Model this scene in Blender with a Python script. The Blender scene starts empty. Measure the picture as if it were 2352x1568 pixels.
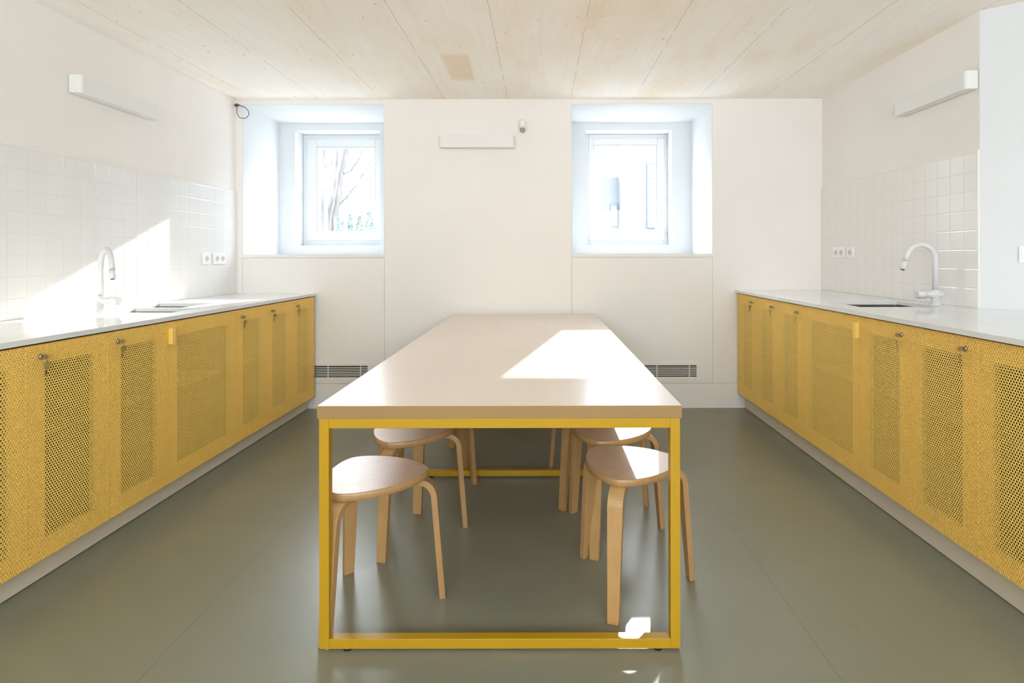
import bpy, math, random
from mathutils import Vector, Matrix
S = bpy.context.scene
COL = S.collection
PI = math.pi
R = math.radians

# ------------------------------------------------------------------ camera
cam = bpy.data.cameras.new('camera'); co = bpy.data.objects.new('camera', cam); COL.objects.link(co)
co.location = (0, 0, 1.205); co.rotation_euler = (R(90), R(0.10), 0)
cam.sensor_width = 36; cam.lens = 1290 / 2352 * 36
cam.shift_x = (1176 - 1240) / 2352; cam.shift_y = (588 - 784) / 2352
cam.clip_start = 0.05
S.camera = co
# ------------------------------------------------------------------ world, sun, exposure
S.view_settings.view_transform = 'Standard'; S.view_settings.look = 'None'
S.view_settings.gamma = 1; S.view_settings.use_curve_mapping = False
S.view_settings.exposure = 0.44
W = bpy.data.worlds.new('sky'); S.world = W; W.use_nodes = True
wn = W.node_tree.nodes; bg = wn['Background']
bg.inputs[0].default_value = (0.87, 0.925, 1.0, 1); bg.inputs[1].default_value = 15.0
SUN_DIR = Vector((-0.208, -1.0, -0.468)).normalized()
sl = bpy.data.lights.new('sun', 'SUN'); so = bpy.data.objects.new('sun', sl); COL.objects.link(so)
so.rotation_euler = SUN_DIR.to_track_quat('-Z', 'Y').to_euler(); so.location = (3, 14, 9)
sl.energy = 11; sl.angle = R(0.6); sl.color = (1.0, 0.95, 0.87)
def portal(name, loc, direction, sx, sy):
    l = bpy.data.lights.new(name, 'AREA'); l.shape = 'RECTANGLE'; l.size = sx; l.size_y = sy
    l.cycles.is_portal = True
    o = bpy.data.objects.new(name, l); COL.objects.link(o); o.location = loc
    o.rotation_euler = Vector(direction).to_track_quat('-Z', 'Y').to_euler()
portal('portal_back_left', (-1.82, 5.40, 1.83), (0, -1, 0), 0.60, 0.85)
portal('portal_back_right', (0.80, 5.40, 1.84), (0, -1, 0), 0.62, 0.85)
portal('portal_rear', (0.2, -2.62, 1.85), (0, 1, 0), 4.3, 0.98)
S.cycles.max_bounces = 12; S.cycles.diffuse_bounces = 8; S.cycles.glossy_bounces = 4
S.cycles.transparent_max_bounces = 12; S.cycles.caustics_reflective = False; S.cycles.caustics_refractive = False
S.cycles.use_denoising = True; S.cycles.sample_clamp_indirect = 6

# ------------------------------------------------------------------ materials
def mat(name, col, rough=0.6, metal=0.0, spec=0.5, coat=0.0):
    m = bpy.data.materials.new(name); m.use_nodes = True
    b = m.node_tree.nodes['Principled BSDF']
    b.inputs['Base Color'].default_value = (*col, 1); b.inputs['Roughness'].default_value = rough
    b.inputs['Metallic'].default_value = metal; b.inputs['Specular IOR Level'].default_value = spec
    b.inputs['Coat Weight'].default_value = coat
    return m
class N:
    """tiny node helper"""
    def __init__(s, m): s.t = m.node_tree; s.b = s.t.nodes['Principled BSDF']
    def add(s, typ, **kw):
        n = s.t.nodes.new(typ)
        for k, v in kw.items(): setattr(n, k, v)
        return n
    def link(s, a, b): s.t.links.new(a, b)
    def coords(s, scale=(1, 1, 1), kind='Object', loc=(0, 0, 0)):
        tc = s.add('ShaderNodeTexCoord'); mp = s.add('ShaderNodeMapping')
        mp.inputs['Scale'].default_value = scale; mp.inputs['Location'].default_value = loc
        s.link(tc.outputs[kind], mp.inputs[0]); return mp.outputs[0]
    def noise(s, vec, scale, detail=4, rough=0.55):
        n = s.add('ShaderNodeTexNoise'); n.inputs['Scale'].default_value = scale
        n.inputs['Detail'].default_value = detail; n.inputs['Roughness'].default_value = rough
        s.link(vec, n.inputs['Vector']); return n.outputs['Fac']
    def ramp(s, fac, stops):
        r = s.add('ShaderNodeValToRGB'); e = r.color_ramp.elements
        while len(e) < len(stops): e.new(0.5)
        for i, (p, c) in enumerate(stops):
            e[i].position = p; e[i].color = (*c, 1) if len(c) == 3 else c
        s.link(fac, r.inputs[0]); return r.outputs[0]
    def mix(s, fac, a, b, mode='MIX'):
        n = s.add('ShaderNodeMix', data_type='RGBA', blend_type=mode)
        for sock, v in ((n.inputs[0], fac), (n.inputs[6], a), (n.inputs[7], b)):
            if isinstance(v, (int, float)): sock.default_value = v
            elif isinstance(v, tuple): sock.default_value = (*v, 1)
            else: s.link(v, sock)
        return n.outputs[2]
    def math(s, op, a, b=None):
        n = s.add('ShaderNodeMath', operation=op)
        for sock, v in zip(n.inputs, (a, b)):
            if v is None: continue
            if isinstance(v, (int, float)): sock.default_value = v
            else: s.link(v, sock)
        return n.outputs[0]
    def bump(s, h, strength=0.2, dist=0.002):
        n = s.add('ShaderNodeBump'); n.inputs['Strength'].default_value = strength
        n.inputs['Distance'].default_value = dist; s.link(h, n.inputs['Height'])
        s.link(n.outputs[0], s.b.inputs['Normal'])

def m_paint(name, col, v=0.02):
    m = mat(name, col, 0.85, spec=0.25); n = N(m)
    f = n.noise(n.coords(), 1.3, 3)
    c = n.ramp(f, [(0.3, tuple(x * (1 - v) for x in col)), (0.7, tuple(min(1, x * (1 + v)) for x in col))])
    n.link(c, n.b.inputs['Base Color'])
    n.bump(n.noise(n.coords(), 120, 2), 0.04, 0.001)
    return m
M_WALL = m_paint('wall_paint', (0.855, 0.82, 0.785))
M_REVEAL = m_paint('skylit_reveal_paint', (0.72, 0.735, 0.75))  # wall paint with skylight put into the colour: cooler and dimmer
M_TRIM = m_paint('trim_paint', (0.85, 0.812, 0.772))
M_WHITE = mat('white_enamel', (0.86, 0.86, 0.85), 0.35)
M_TAP = mat('satin_white_enamel', (0.70, 0.70, 0.70), 0.3)
M_LAMP = mat('white_diffuser', (0.80, 0.795, 0.775), 0.45)
M_PVC = mat('white_frame', (0.72, 0.73, 0.74), 0.4)

def m_ceiling():
    m = mat('board_marked_ceiling', (0.78, 0.70, 0.58), 0.8, spec=0.2); n = N(m)
    v = n.coords((1, 0.35, 1))
    f = n.noise(v, 2.2, 8, 0.62)
    base = n.ramp(f, [(0.30, (0.90, 0.79, 0.65)), (0.44, (0.94, 0.88, 0.80)), (0.60, (0.955, 0.925, 0.885))])
    gr = n.noise(n.coords((14, 0.7, 1)), 3.0, 6, 0.6)
    mg = n.add('ShaderNodeMapRange'); n.link(gr, mg.inputs[0]); mg.inputs[1].default_value = 0.48; mg.inputs[2].default_value = 0.75; mg.inputs[4].default_value = 0.15
    base = n.mix(mg.outputs[0], base, (0.74, 0.61, 0.46))
    # small knots and pits
    kn = n.noise(n.coords((9, 5, 1), loc=(3, 1, 0)), 4.0, 3, 0.5)
    base = n.mix(n.math('MULTIPLY', n.math('GREATER_THAN', kn, 0.715), 0.55), base, (0.52, 0.38, 0.24))
    # board joints every 0.5 m, a little broken
    tc = n.add('ShaderNodeTexCoord'); sx = n.add('ShaderNodeSeparateXYZ'); n.link(tc.outputs['Object'], sx.inputs[0])
    wob = n.noise(n.coords((1, 6, 1)), 2.5, 3)
    x = n.math('ADD', sx.outputs[0], n.math('MULTIPLY', wob, 0.016))
    fr = n.math('FRACT', n.math('ADD', n.math('MULTIPLY', x, 2.0), 0.99))
    d = n.math('ABSOLUTE', n.math('SUBTRACT', fr, 0.5))
    line = n.math('LESS_THAN', d, 0.0036)
    br = n.math('GREATER_THAN', n.noise(n.coords((1, 3, 1), loc=(5, 0, 0)), 2.0, 5), 0.42)
    ln = n.math('MULTIPLY', n.math('MULTIPLY', line, br), 0.55)
    base = n.mix(ln, base, (0.42, 0.30, 0.20))
    # one squarish tan water stain near the back wall
    def soft(o, c, h, e):
        mr = n.add('ShaderNodeMapRange', interpolation_type='SMOOTHSTEP')
        dd = n.math('ABSOLUTE', n.math('SUBTRACT', n.math('ADD', o, n.math('MULTIPLY', n.math('SUBTRACT', f, 0.5), 0.12)), c)); n.link(dd, mr.inputs[0])
        mr.inputs[1].default_value = h; mr.inputs[2].default_value = h + e; mr.inputs[3].default_value = 1; mr.inputs[4].default_value = 0
        return mr.outputs[0]
    stn = n.math('MULTIPLY', n.math('MULTIPLY', soft(sx.outputs[0], -0.53, 0.065, 0.03), soft(sx.outputs[1], 3.72, 0.20, 0.10)), 0.5)
    base = n.mix(stn, base, (0.80, 0.60, 0.36))
    n.link(base, n.b.inputs['Base Color'])
    n.bump(n.math('SUBTRACT', f, n.math('MULTIPLY', line, 0.5)), 0.15, 0.003)
    return m
M_CEIL = m_ceiling()

def m_floor():
    m = mat('resin_floor', (0.16, 0.17, 0.12), 0.32, spec=0.45); n = N(m)
    f = n.noise(n.coords(), 1.1, 5, 0.6)
    c = n.ramp(f, [(0.3, (0.210, 0.203, 0.145)), (0.7, (0.242, 0.235, 0.172))])
    sp = n.noise(n.coords(loc=(7, 3, 0)), 2.6, 2, 0.5)
    c = n.mix(n.math('MULTIPLY', n.math('GREATER_THAN', sp, 0.73), 0.08), c, (0.10, 0.10, 0.07))
    tc = n.add('ShaderNodeTexCoord'); sx = n.add('ShaderNodeSeparateXYZ'); n.link(tc.outputs['Object'], sx.inputs[0])
    fr = n.math('FRACT', n.math('ADD', n.math('MULTIPLY', sx.outputs[0], 0.5), 1.0725))
    d = n.math('ABSOLUTE', n.math('SUBTRACT', fr, 0.5))
    seam = n.math('LESS_THAN', d, 0.0009)
    c = n.mix(n.math('MULTIPLY', seam, 0.45), c, (0.10, 0.105, 0.08))
    n.link(c, n.b.inputs['Base Color'])
    rr = n.add('ShaderNodeMapRange'); n.link(n.noise(n.coords(loc=(2, 9, 0)), 3, 6), rr.inputs[0])
    rr.inputs[3].default_value = 0.24; rr.inputs[4].default_value = 0.38
    n.link(rr.outputs[0], n.b.inputs['Roughness'])
    n.bump(n.math('SUBTRACT', n.noise(n.coords(), 9, 3), n.math('MULTIPLY', seam, 3)), 0.06, 0.002)
    return m
M_FLOOR = m_floor()

def m_tile(name, tile, grout, off=(0, 0)):
    """square 0.1 m tiles; object space of the panel: y along, z up"""
    m = mat(name, tile, 0.12, spec=0.5); n = N(m)
    tc = n.add('ShaderNodeTexCoord'); sx = n.add('ShaderNodeSeparateXYZ'); n.link(tc.outputs['Object'], sx.inputs[0])
    def edge(o, of):
        fr = n.math('FRACT', n.math('ADD', n.math('MULTIPLY', o, 10.0), 100 + of))
        return n.math('SUBTRACT', 0.5, n.math('ABSOLUTE', n.math('SUBTRACT', fr, 0.5)))
    e = n.math('MINIMUM', edge(sx.outputs[1], off[0]), edge(sx.outputs[2], off[1]))
    g = n.math('LESS_THAN', e, 0.013)
    # slight tone per tile
    fl = n.add('ShaderNodeVectorMath', operation='FLOOR'); n.link(n.coords((1, 10, 10), loc=(0, off[0], off[1])), fl.inputs[0])
    wnz = n.add('ShaderNodeTexWhiteNoise'); n.link(fl.outputs[0], wnz.inputs['Vector'])
    tcol = n.mix(wnz.outputs['Value'], tile, tuple(x * 0.985 for x in tile))
    n.link(n.mix(g, tcol, grout), n.b.inputs['Base Color'])
    n.link(n.math('ADD', n.math('MULTIPLY', g, 0.6), 0.14), n.b.inputs['Roughness'])
    mr = n.add('ShaderNodeMapRange', interpolation_type='SMOOTHSTEP'); n.link(e, mr.inputs[0])
    mr.inputs[1].default_value = 0.008; mr.inputs[2].default_value = 0.05
    n.bump(n.math('ADD', mr.outputs[0], n.math('MULTIPLY', wnz.outputs['Value'], 0.1)), 0.5, 0.0015)
    return m

def m_top(name, col, rough, along=(1, 1, 1), v=0.03, spec=0.5):
    m = mat(name, col, rough, spec=spec); n = N(m)
    f = n.noise(n.coords(along), 3, 5)
    n.link(n.ramp(f, [(0.3, tuple(x * (1 - v) for x in col)), (0.7, tuple(min(1, x * (1 + v)) for x in col))]), n.b.inputs['Base Color'])
    return m
M_QUARTZ = m_top('white_quartz', (0.79, 0.785, 0.78), 0.08)
M_TABLE = m_top('table_laminate', (0.74, 0.62, 0.52), 0.25, (3, 0.5, 1), 0.02, 0.6)
M_TEDGE = m_top('table_edge_shaded', (0.30, 0.18, 0.065), 0.45, (0.6, 1, 8), 0.05)  # tabletop sides and underside, darkened in colour for their shade
def m_yellow(name, col, rough):
    m = mat(name, col, rough, spec=0.5); n = N(m)
    f = n.noise(n.coords(), 2.0, 3)
    n.link(n.ramp(f, [(0.3, tuple(x * 0.96 for x in col)), (0.7, col)]), n.b.inputs['Base Color'])
    n.bump(n.noise(n.coords(), 600, 2), 0.05, 0.0005)
    return m
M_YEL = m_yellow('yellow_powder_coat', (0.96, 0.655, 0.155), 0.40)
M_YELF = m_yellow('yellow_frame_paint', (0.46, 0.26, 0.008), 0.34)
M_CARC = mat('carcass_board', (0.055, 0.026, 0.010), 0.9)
M_SHELF = mat('shelf_board', (0.32, 0.24, 0.12), 0.8)
M_PLINTH = m_paint('plinth_paint', (0.74, 0.66, 0.53))
M_CHROME = mat('chrome', (0.55, 0.48, 0.44), 0.2, 1.0)
M_BRASS = mat('nickel_brass', (0.40, 0.29, 0.11), 0.5, 0.85)
M_STEEL = mat('brushed_steel', (0.15, 0.155, 0.16), 0.4, 0.8)
M_BLACK = mat('black_rubber', (0.015, 0.015, 0.015), 0.6)
M_DARK = mat('duct_shade', (0.01, 0.01, 0.01), 0.9)
M_SOCK = mat('socket_grey', (0.62, 0.60, 0.56), 0.5)
M_CABLE = mat('blue_grey_cable', (0.05, 0.05, 0.13), 0.5)
M_LENS = mat('grey_lens', (0.33, 0.35, 0.32), 0.3)

def m_birch(name, f0, f1):
    m = mat(name, (0.72, 0.48, 0.27), 0.33); n = N(m)
    uv = n.add('ShaderNodeUVMap'); sx = n.add('ShaderNodeSeparateXYZ'); n.link(uv.outputs[0], sx.inputs[0])
    ed = n.math('LESS_THAN', sx.outputs[0], 1.5)          # u in 0..1 on ply edges, 2 on veneer faces
    wv = n.noise(n.coords(), 14, 3)
    st = n.math('FRACT', n.math('ADD', n.math('MULTIPLY', sx.outputs[0], 5.0), n.math('MULTIPLY', wv, 0.5)))
    st = n.math('MULTIPLY', n.math('GREATER_THAN', st, 0.6), 0.7)
    g = n.noise(n.coords((1, 1, 0.25)), 26, 4, 0.6)
    face = n.ramp(g, [(0.35, f0), (0.65, f1)])
    g2 = n.noise(n.coords((1, 1, 0.1)), 60, 3, 0.6)
    dark = n.ramp(g2, [(0.35, (0.27, 0.13, 0.045)), (0.65, (0.38, 0.21, 0.08))])
    edge = n.mix(st, (0.44, 0.26, 0.11), dark)
    pit = n.math('GREATER_THAN', n.noise(n.coords((1, 1, 0.4), loc=(4, 4, 4)), 30, 2), 0.74)
    edge = n.mix(n.math('MULTIPLY', pit, 0.7), edge, (0.12, 0.06, 0.02))
    n.link(n.mix(ed, face, edge), n.b.inputs['Base Color'])
    return m
M_BIRCH = m_birch('birch_leg_shaded', (0.44, 0.26, 0.10), (0.50, 0.30, 0.125))  # leg faces darkened in colour for their backlit shade
M_SEAT = m_birch('birch_seat_lit', (0.60, 0.40, 0.255), (0.66, 0.445, 0.29))  # same birch, seat faces lightened for the sun and sheen on them
def m_glass():
    m = bpy.data.materials.new('window_glass'); m.use_nodes = True; t = m.node_tree
    t.nodes.remove(t.nodes['Principled BSDF']); out = t.nodes['Material Output']
    tr = t.nodes.new('ShaderNodeBsdfTransparent'); gl = t.nodes.new('ShaderNodeBsdfGlossy'); mx = t.nodes.new('ShaderNodeMixShader')
    tr.inputs[0].default_value = (0.96, 0.98, 0.98, 1); gl.inputs['Roughness'].default_value = 0.0
    mx.inputs[0].default_value = 0.015
    t.links.new(tr.outputs[0], mx.inputs[1]); t.links.new(gl.outputs[0], mx.inputs[2]); t.links.new(mx.outputs[0], out.inputs[0])
    return m
M_GLASS = m_glass()
M_BARK = m_top('pale_bark', (0.060, 0.056, 0.054), 0.9, (6, 6, 1), 0.45)
M_LEAF = m_top('shrub_leaf', (0.115, 0.150, 0.140), 0.9, (3, 3, 3), 0.25)
M_FACB = m_paint('blue_grey_render', (0.085, 0.090, 0.100))
M_FACP = m_paint('pale_render', (0.151, 0.151, 0.151))
M_GROUND = m_paint('paving', (0.30, 0.30, 0.29))
M_FRAMEO = mat('dark_blue_frame', (0.047, 0.058, 0.082), 0.5)
M_PANEO = mat('facade_glass', (0.098, 0.104, 0.113), 0.3)

# ------------------------------------------------------------------ mesh builder
class MB:
    def __init__(s): s.v = []; s.f = []; s.uv = []; s.mi = []; s.sm = []
    def face(s, idx, uv=None, mi=0, smooth=False):
        s.f.append(tuple(idx)); s.uv.append(uv); s.mi.append(mi); s.sm.append(smooth)
    def box(s, x0, x1, y0, y1, z0, z1, mi=0):
        b = len(s.v)
        s.v += [(x, y, z) for z in (z0, z1) for y in (y0, y1) for x in (x0, x1)]
        for q in ((0, 2, 3, 1), (4, 5, 7, 6), (0, 1, 5, 4), (2, 6, 7, 3), (0, 4, 6, 2), (1, 3, 7, 5)):
            s.face([b + i for i in q], mi=mi)
        return s
    def prism(s, pts, z0, z1, mi=0, smooth=False):
        b = len(s.v); n = len(pts)
        s.v += [(x, y, z0) for x, y in pts] + [(x, y, z1) for x, y in pts]
        s.face([b + n - 1 - i for i in range(n)], mi=mi); s.face([b + n + i for i in range(n)], mi=mi)
        for i in range(n):
            j = (i + 1) % n; s.face([b + i, b + j, b + n + j, b + n + i], mi=mi, smooth=smooth)
        return s
    def tube(s, path, rad, seg=12, caps=True, mi=0):
        """round tube along points; rad a number or list"""
        path = [Vector(p) for p in path]; n = len(path)
        rs = rad if isinstance(rad, (list, tuple)) else [rad] * n
        b = len(s.v); up = None
        for i, p in enumerate(path):
            t = (path[min(i + 1, n - 1)] - path[max(i - 1, 0)]).normalized()
            if up is None:
                up = Vector((0, 0, 1)) if abs(t.z) < 0.9 else Vector((1, 0, 0))
            u = (up - t * up.dot(t)).normalized(); w = t.cross(u); up = u
            for k in range(seg):
                a = 2 * PI * k / seg
                s.v.append(tuple(p + (u * math.cos(a) + w * math.sin(a)) * rs[i]))
        for i in range(n - 1):
            for k in range(seg):
                k2 = (k + 1) % seg
                s.face([b + i * seg + k, b + i * seg + k2, b + (i + 1) * seg + k2, b + (i + 1) * seg + k], smooth=True, mi=mi)
        if caps:
            s.face([b + k for k in range(seg)][::-1], mi=mi); s.face([b + (n - 1) * seg + k for k in range(seg)], mi=mi)
        return s
    def build(s, name, m, parent=None, bevel=0, loc=None):
        me = bpy.data.meshes.new(name); me.from_pydata(s.v, [], s.f)
        mm = m if isinstance(m, (list, tuple)) else [m]
        for x in mm: me.materials.append(x)
        me.polygons.foreach_set('use_smooth', s.sm); me.polygons.foreach_set('material_index', s.mi)
        if any(u is not None for u in s.uv):
            L = me.uv_layers.new(name='UVMap'); k = 0
            for f, u in zip(s.f, s.uv):
                for j in range(len(f)):
                    L.data[k].uv = u[j] if u is not None else (2, 0); k += 1
        me.update()
        o = bpy.data.objects.new(name, me); COL.objects.link(o)
        if parent is not None: o.parent = parent
        if loc: o.location = loc
        if bevel:
            md = o.modifiers.new('bevel', 'BEVEL'); md.width = bevel; md.segments = 2; md.limit_method = 'ANGLE'
        return o
def tag(o, label=None, cat=None, group=None, kind=None):
    if label: o['label'] = label
    if cat: o['category'] = cat
    if group: o['group'] = group
    if kind: o['kind'] = kind
    return o
def empty(name, loc=(0, 0, 0), rz=0):
    o = bpy.data.objects.new(name, None); COL.objects.link(o); o.empty_display_size = 0.1
    o.location = loc; o.rotation_euler = (0, 0, rz); return o
def copy_tree(o, parent=None):
    kids = list(o.children)
    c = o.copy(); COL.objects.link(c)
    if parent is not None: c.parent = parent
    for k in kids: copy_tree(k, c)
    return c
# the left run stands a hair out of square with the back wall
LPIV = Vector((-1.765, 4.454)); LANG = -0.0146
def LP(x, y, z=0):
    dx, dy = x - LPIV.x, y - LPIV.y
    c, s_ = math.cos(LANG), math.sin(LANG)
    return (LPIV.x + dx * c - dy * s_, LPIV.y + dx * s_ + dy * c, z)

# ------------------------------------------------------------------ room
H = 2.45; BW = 4.454; XL = -2.41; XR = 2.241; CR = 2.86
st = lambda o: tag(o, kind='structure')
st(MB().box(-2.75, 3.25, -2.75, 5.2, -0.12, 0).build('floor', M_FLOOR))
st(MB().box(-2.85, 3.25, -2.75, 5.40, H, H + 0.15).build('ceiling', M_CEIL))
wl = st(MB().box(-0.20, 0, -7.30, 0.62, 0, H).build('wall_left', M_WALL)); wl.location = LP(XL, BW); wl.rotation_euler.z = LANG
OPEN = [(-2.358, -1.233), (0.252, 1.371)]; OZ0, OZ1 = 1.218, 2.4136
HOLE = [(-2.215, -1.447), (0.417, 1.197)]; HZ0, HZ1 = 1.305, 2.345
RB = 5.09
wb = MB()
for x0, x1 in ((-2.60, OPEN[0][0]), (OPEN[0][1], OPEN[1][0]), (OPEN[1][1], 2.60)):
    wb.box(x0, x1, BW, RB, 0.200, H); wb.box(x0, x1, BW + 0.008, RB, 0, 0.200)
for (x0, x1) in OPEN:
    wb.box(x0, x1, BW, RB, OZ1, H)
    wb.box(x0, x1, BW + 0.012, RB, 0, OZ0)
xs = [-2.60, HOLE[0][0], HOLE[0][1], HOLE[1][0], HOLE[1][1], 2.60]
for i in (0, 2, 4): wb.box(xs[i], xs[i + 1], RB, 5.37, 0, H)
for i in (1, 3):
    wb.box(xs[i], xs[i + 1], RB, 5.37, 0, HZ0); wb.box(xs[i], xs[i + 1], RB, 5.37, HZ1, H)
st(wb.build('wall_back', M_WALL))
for i_, (x0, x1) in enumerate(OPEN):
    hx0, hx1 = HOLE[i_]; e = 0.004; y0_, y1_ = BW + 0.001, RB - 0.0005
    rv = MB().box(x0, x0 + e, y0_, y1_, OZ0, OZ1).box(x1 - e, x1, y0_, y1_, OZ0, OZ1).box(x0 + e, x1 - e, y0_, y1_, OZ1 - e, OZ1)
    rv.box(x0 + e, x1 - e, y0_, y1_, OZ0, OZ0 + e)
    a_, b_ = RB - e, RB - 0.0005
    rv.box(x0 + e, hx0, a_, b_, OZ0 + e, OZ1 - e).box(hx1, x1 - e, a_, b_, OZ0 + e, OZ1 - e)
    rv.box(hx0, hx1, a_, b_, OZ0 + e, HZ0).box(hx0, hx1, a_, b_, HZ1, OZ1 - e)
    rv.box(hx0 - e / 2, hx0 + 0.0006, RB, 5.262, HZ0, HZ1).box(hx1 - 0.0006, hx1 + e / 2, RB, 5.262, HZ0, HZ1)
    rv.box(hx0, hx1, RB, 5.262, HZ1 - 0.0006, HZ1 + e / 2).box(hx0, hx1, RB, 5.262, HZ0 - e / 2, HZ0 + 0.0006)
    st(rv.build('window_reveal_%d' % (i_ + 1), M_REVEAL))  # thin lining that carries the skylit tone
# panel below each window (groove round it), with the slot the air grille sits in
GR = []
k = 1
for (x0, x1) in OPEN:
    cx = (x0 + x1) / 2; gx0, gx1, gz0, gz1 = cx - 0.430, cx + 0.430, 0.246, 0.338
    p = MB()
    a, b = x0 + 0.0018, x1 - 0.0018
    p.box(a, gx0, BW - 0.0005, BW + 0.011, 0.200, OZ0 - 0.024); p.box(gx1, b, BW - 0.0005, BW + 0.011, 0.200, OZ0 - 0.024)
    p.box(gx0, gx1, BW - 0.0005, BW + 0.011, gz1, OZ0 - 0.024); p.box(gx0, gx1, BW - 0.0005, BW + 0.011, 0.200, gz0)
    st(p.build('trim_%d' % k, M_TRIM)); k += 1
    st(MB().box(x0 + 0.0005, x1 - 0.0005, BW - 0.003, BW + 0.06, OZ0 - 0.022, OZ0 + 0.001).build('trim_%d' % k, M_TRIM)); k += 1
    GR.append((cx, gx0, gx1, gz0, gz1))
st(MB().box(-2.42, XR, BW - 0.0015, BW + 0.0075, 0.0, 0.1955).build('baseboard_back', M_TRIM))
tr = st(MB().box(0, 0.007, -7.0, 0, H - 0.011, H - 0.001).build('trim_%d' % k, M_TRIM)); k += 1
tr.location = LP(XL, BW); tr.rotation_euler.z = LANG
st(MB().box(XR, 3.05, CR, 5.37, 0, H)
   .box(2.87, 3.05, -2.75, 2.367, 0, H).build('wall_right', M_WALL))
st(MB().prism([(XR, CR), (2.87, 2.367), (3.05, 2.367), (3.05, CR)], 0, H).build('wall_right_splay', M_REVEAL))  # splay also takes the skylit tone
st(MB().box(-2.75, 3.05, -2.75, -2.60, 0, 1.35).box(-2.75, 3.05, -2.75, -2.60, 2.35, H)
   .box(-2.75, -1.98, -2.75, -2.60, 1.35, 2.35).box(2.40, 3.05, -2.75, -2.60, 1.35, 2.35)
   .box(0.12, 0.28, -2.75, -2.60, 1.35, 2.35).build('wall_rear', M_WALL))

# windows --------------------------------------------------------------
def ring(mb, x0, x1, z0, z1, w, y0, y1):
    wl_, wr, wb_, wt = w
    mb.box(x0, x0 + wl_, y0, y1, z0, z1); mb.box(x1 - wr, x1, y0, y1, z0, z1)
    mb.box(x0 + wl_, x1 - wr, y0, y1, z0, z0 + wb_); mb.box(x0 + wl_, x1 - wr, y0, y1, z1 - wt, z1)
GLASS = [(-2.076, -1.548, 1.445, 2.218), (0.512, 1.086, 1.447, 2.232)]
for i, ((x0, x1), (gx0, gx1, gz0, gz1)) in enumerate(zip(HOLE, GLASS)):
    root = empty('window_%d' % (i + 1), ((x0 + x1) / 2, 5.27, HZ0)); st(root)
    root_inv = Matrix.Translation((-(x0 + x1) / 2, -5.27, -HZ0))
    def w(mb, name, m, bev=0, par=None):
        o = mb.build(name, m, par or root, bev); o.data.transform(root_inv); return o
    f = MB(); ring(f, x0 + 0.001, x1 - 0.001, HZ0 + 0.001, HZ1 - 0.001, (0.045, 0.035, 0.052, 0.045), 5.262, 5.345)
    w(f, 'frame', M_PVC, 0.003)
    a, b, c, d = x0 + 0.042, x1 - 0.032, HZ0 + 0.049, HZ1 - 0.042
    f = MB(); ring(f, a, b, c, d, (gx0 - a - 0.012, b - gx1 - 0.012, gz0 - c - 0.014, d - gz1 - 0.012), 5.247, 5.30)
    sash = w(f, 'sash', M_PVC, 0.004)
    f = MB(); ring(f, gx0 - 0.010, gx1 + 0.010, gz0 - 0.012, gz1 + 0.010, (0.010, 0.010, 0.012, 0.010), 5.254, 5.285)
    w(f, 'glazing_bead', M_PVC, 0.002, root)
    w(MB().box(gx0 - 0.005, gx1 + 0.005, 5.286, 5.292, gz0 - 0.005, gz1 + 0.005), 'pane', M_GLASS)
    if i == 0:
        hx = gx0 - 0.045
        w(MB().box(hx - 0.012, hx + 0.012, 5.238, 5.248, 1.70, 1.77).box(hx - 0.009, hx + 0.009, 5.212, 5.240, 1.745, 1.763)
          .box(hx - 0.010, hx + 0.010, 5.205, 5.218, 1.655, 1.765), 'handle', M_PVC)
    else:
        for z in (HZ0 + 0.08, HZ1 - 0.10):
            w(MB().tube([(b + 0.004, 5.243, z), (b + 0.004, 5.243, z + 0.06)], 0.006, 10), 'hinge', M_PVC)
for n_, (a, b) in enumerate(((-1.979, 0.119), (0.281, 2.399))):  # unseen rear windows, added to bring fill daylight into the room
    root = empty('window_%d' % (3 + n_), ((a + b) / 2, -2.67, 1.35)); st(root)
    h = (b - a) / 2
    f = MB(); ring(f, -h, h, 0.001, 0.999, (0.06, 0.06, 0.06, 0.06), -0.03, 0.03); f.box(-0.03, 0.03, -0.03, 0.03, 0.06, 0.94)
    f.build('frame', M_PVC, root)
    MB().box(-h + 0.055, h - 0.055, -0.004, 0.004, 0.055, 0.945).build('pane', M_GLASS, root)

# air grilles ------------------------------------------------------------
for i, (cx, gx0, gx1, gz0, gz1) in enumerate(GR):
    g = empty('air_grille', (cx, BW, 0.292))
    tag(g, ('long louvred air grille low on the back wall beside the left cabinets',
            'long louvred air grille low on the back wall, to the right of the table')[i], 'air vent', 'air grilles below the windows')
    f = MB(); ring(f, -0.459, 0.459, -0.069, 0.071, (0.030, 0.030, 0.025, 0.025), -0.005, -0.0006)
    f.build('frame', M_TRIM, g, 0.001)
    MB().box(-0.429, 0.429, 0.0085, 0.0115, -0.0455, 0.0455).build('dark_backing', M_DARK, g)  # near-black sheet standing in for the shade behind the slats
    s_ = MB()
    for j in range(1, 7):
        z = -0.046 + j * 0.092 / 7
        s_.box(-0.4295, 0.4295, -0.003, 0.004, z - 0.0028, z + 0.0028)
    s_.build('louvre', M_TRIM, g)
    for x in (-0.372, -0.115, 0.115, 0.372): MB().box(x - 0.003, x + 0.003, -0.0035, 0.002, -0.0455, 0.0455).build('divider', M_TRIM, g)

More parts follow.
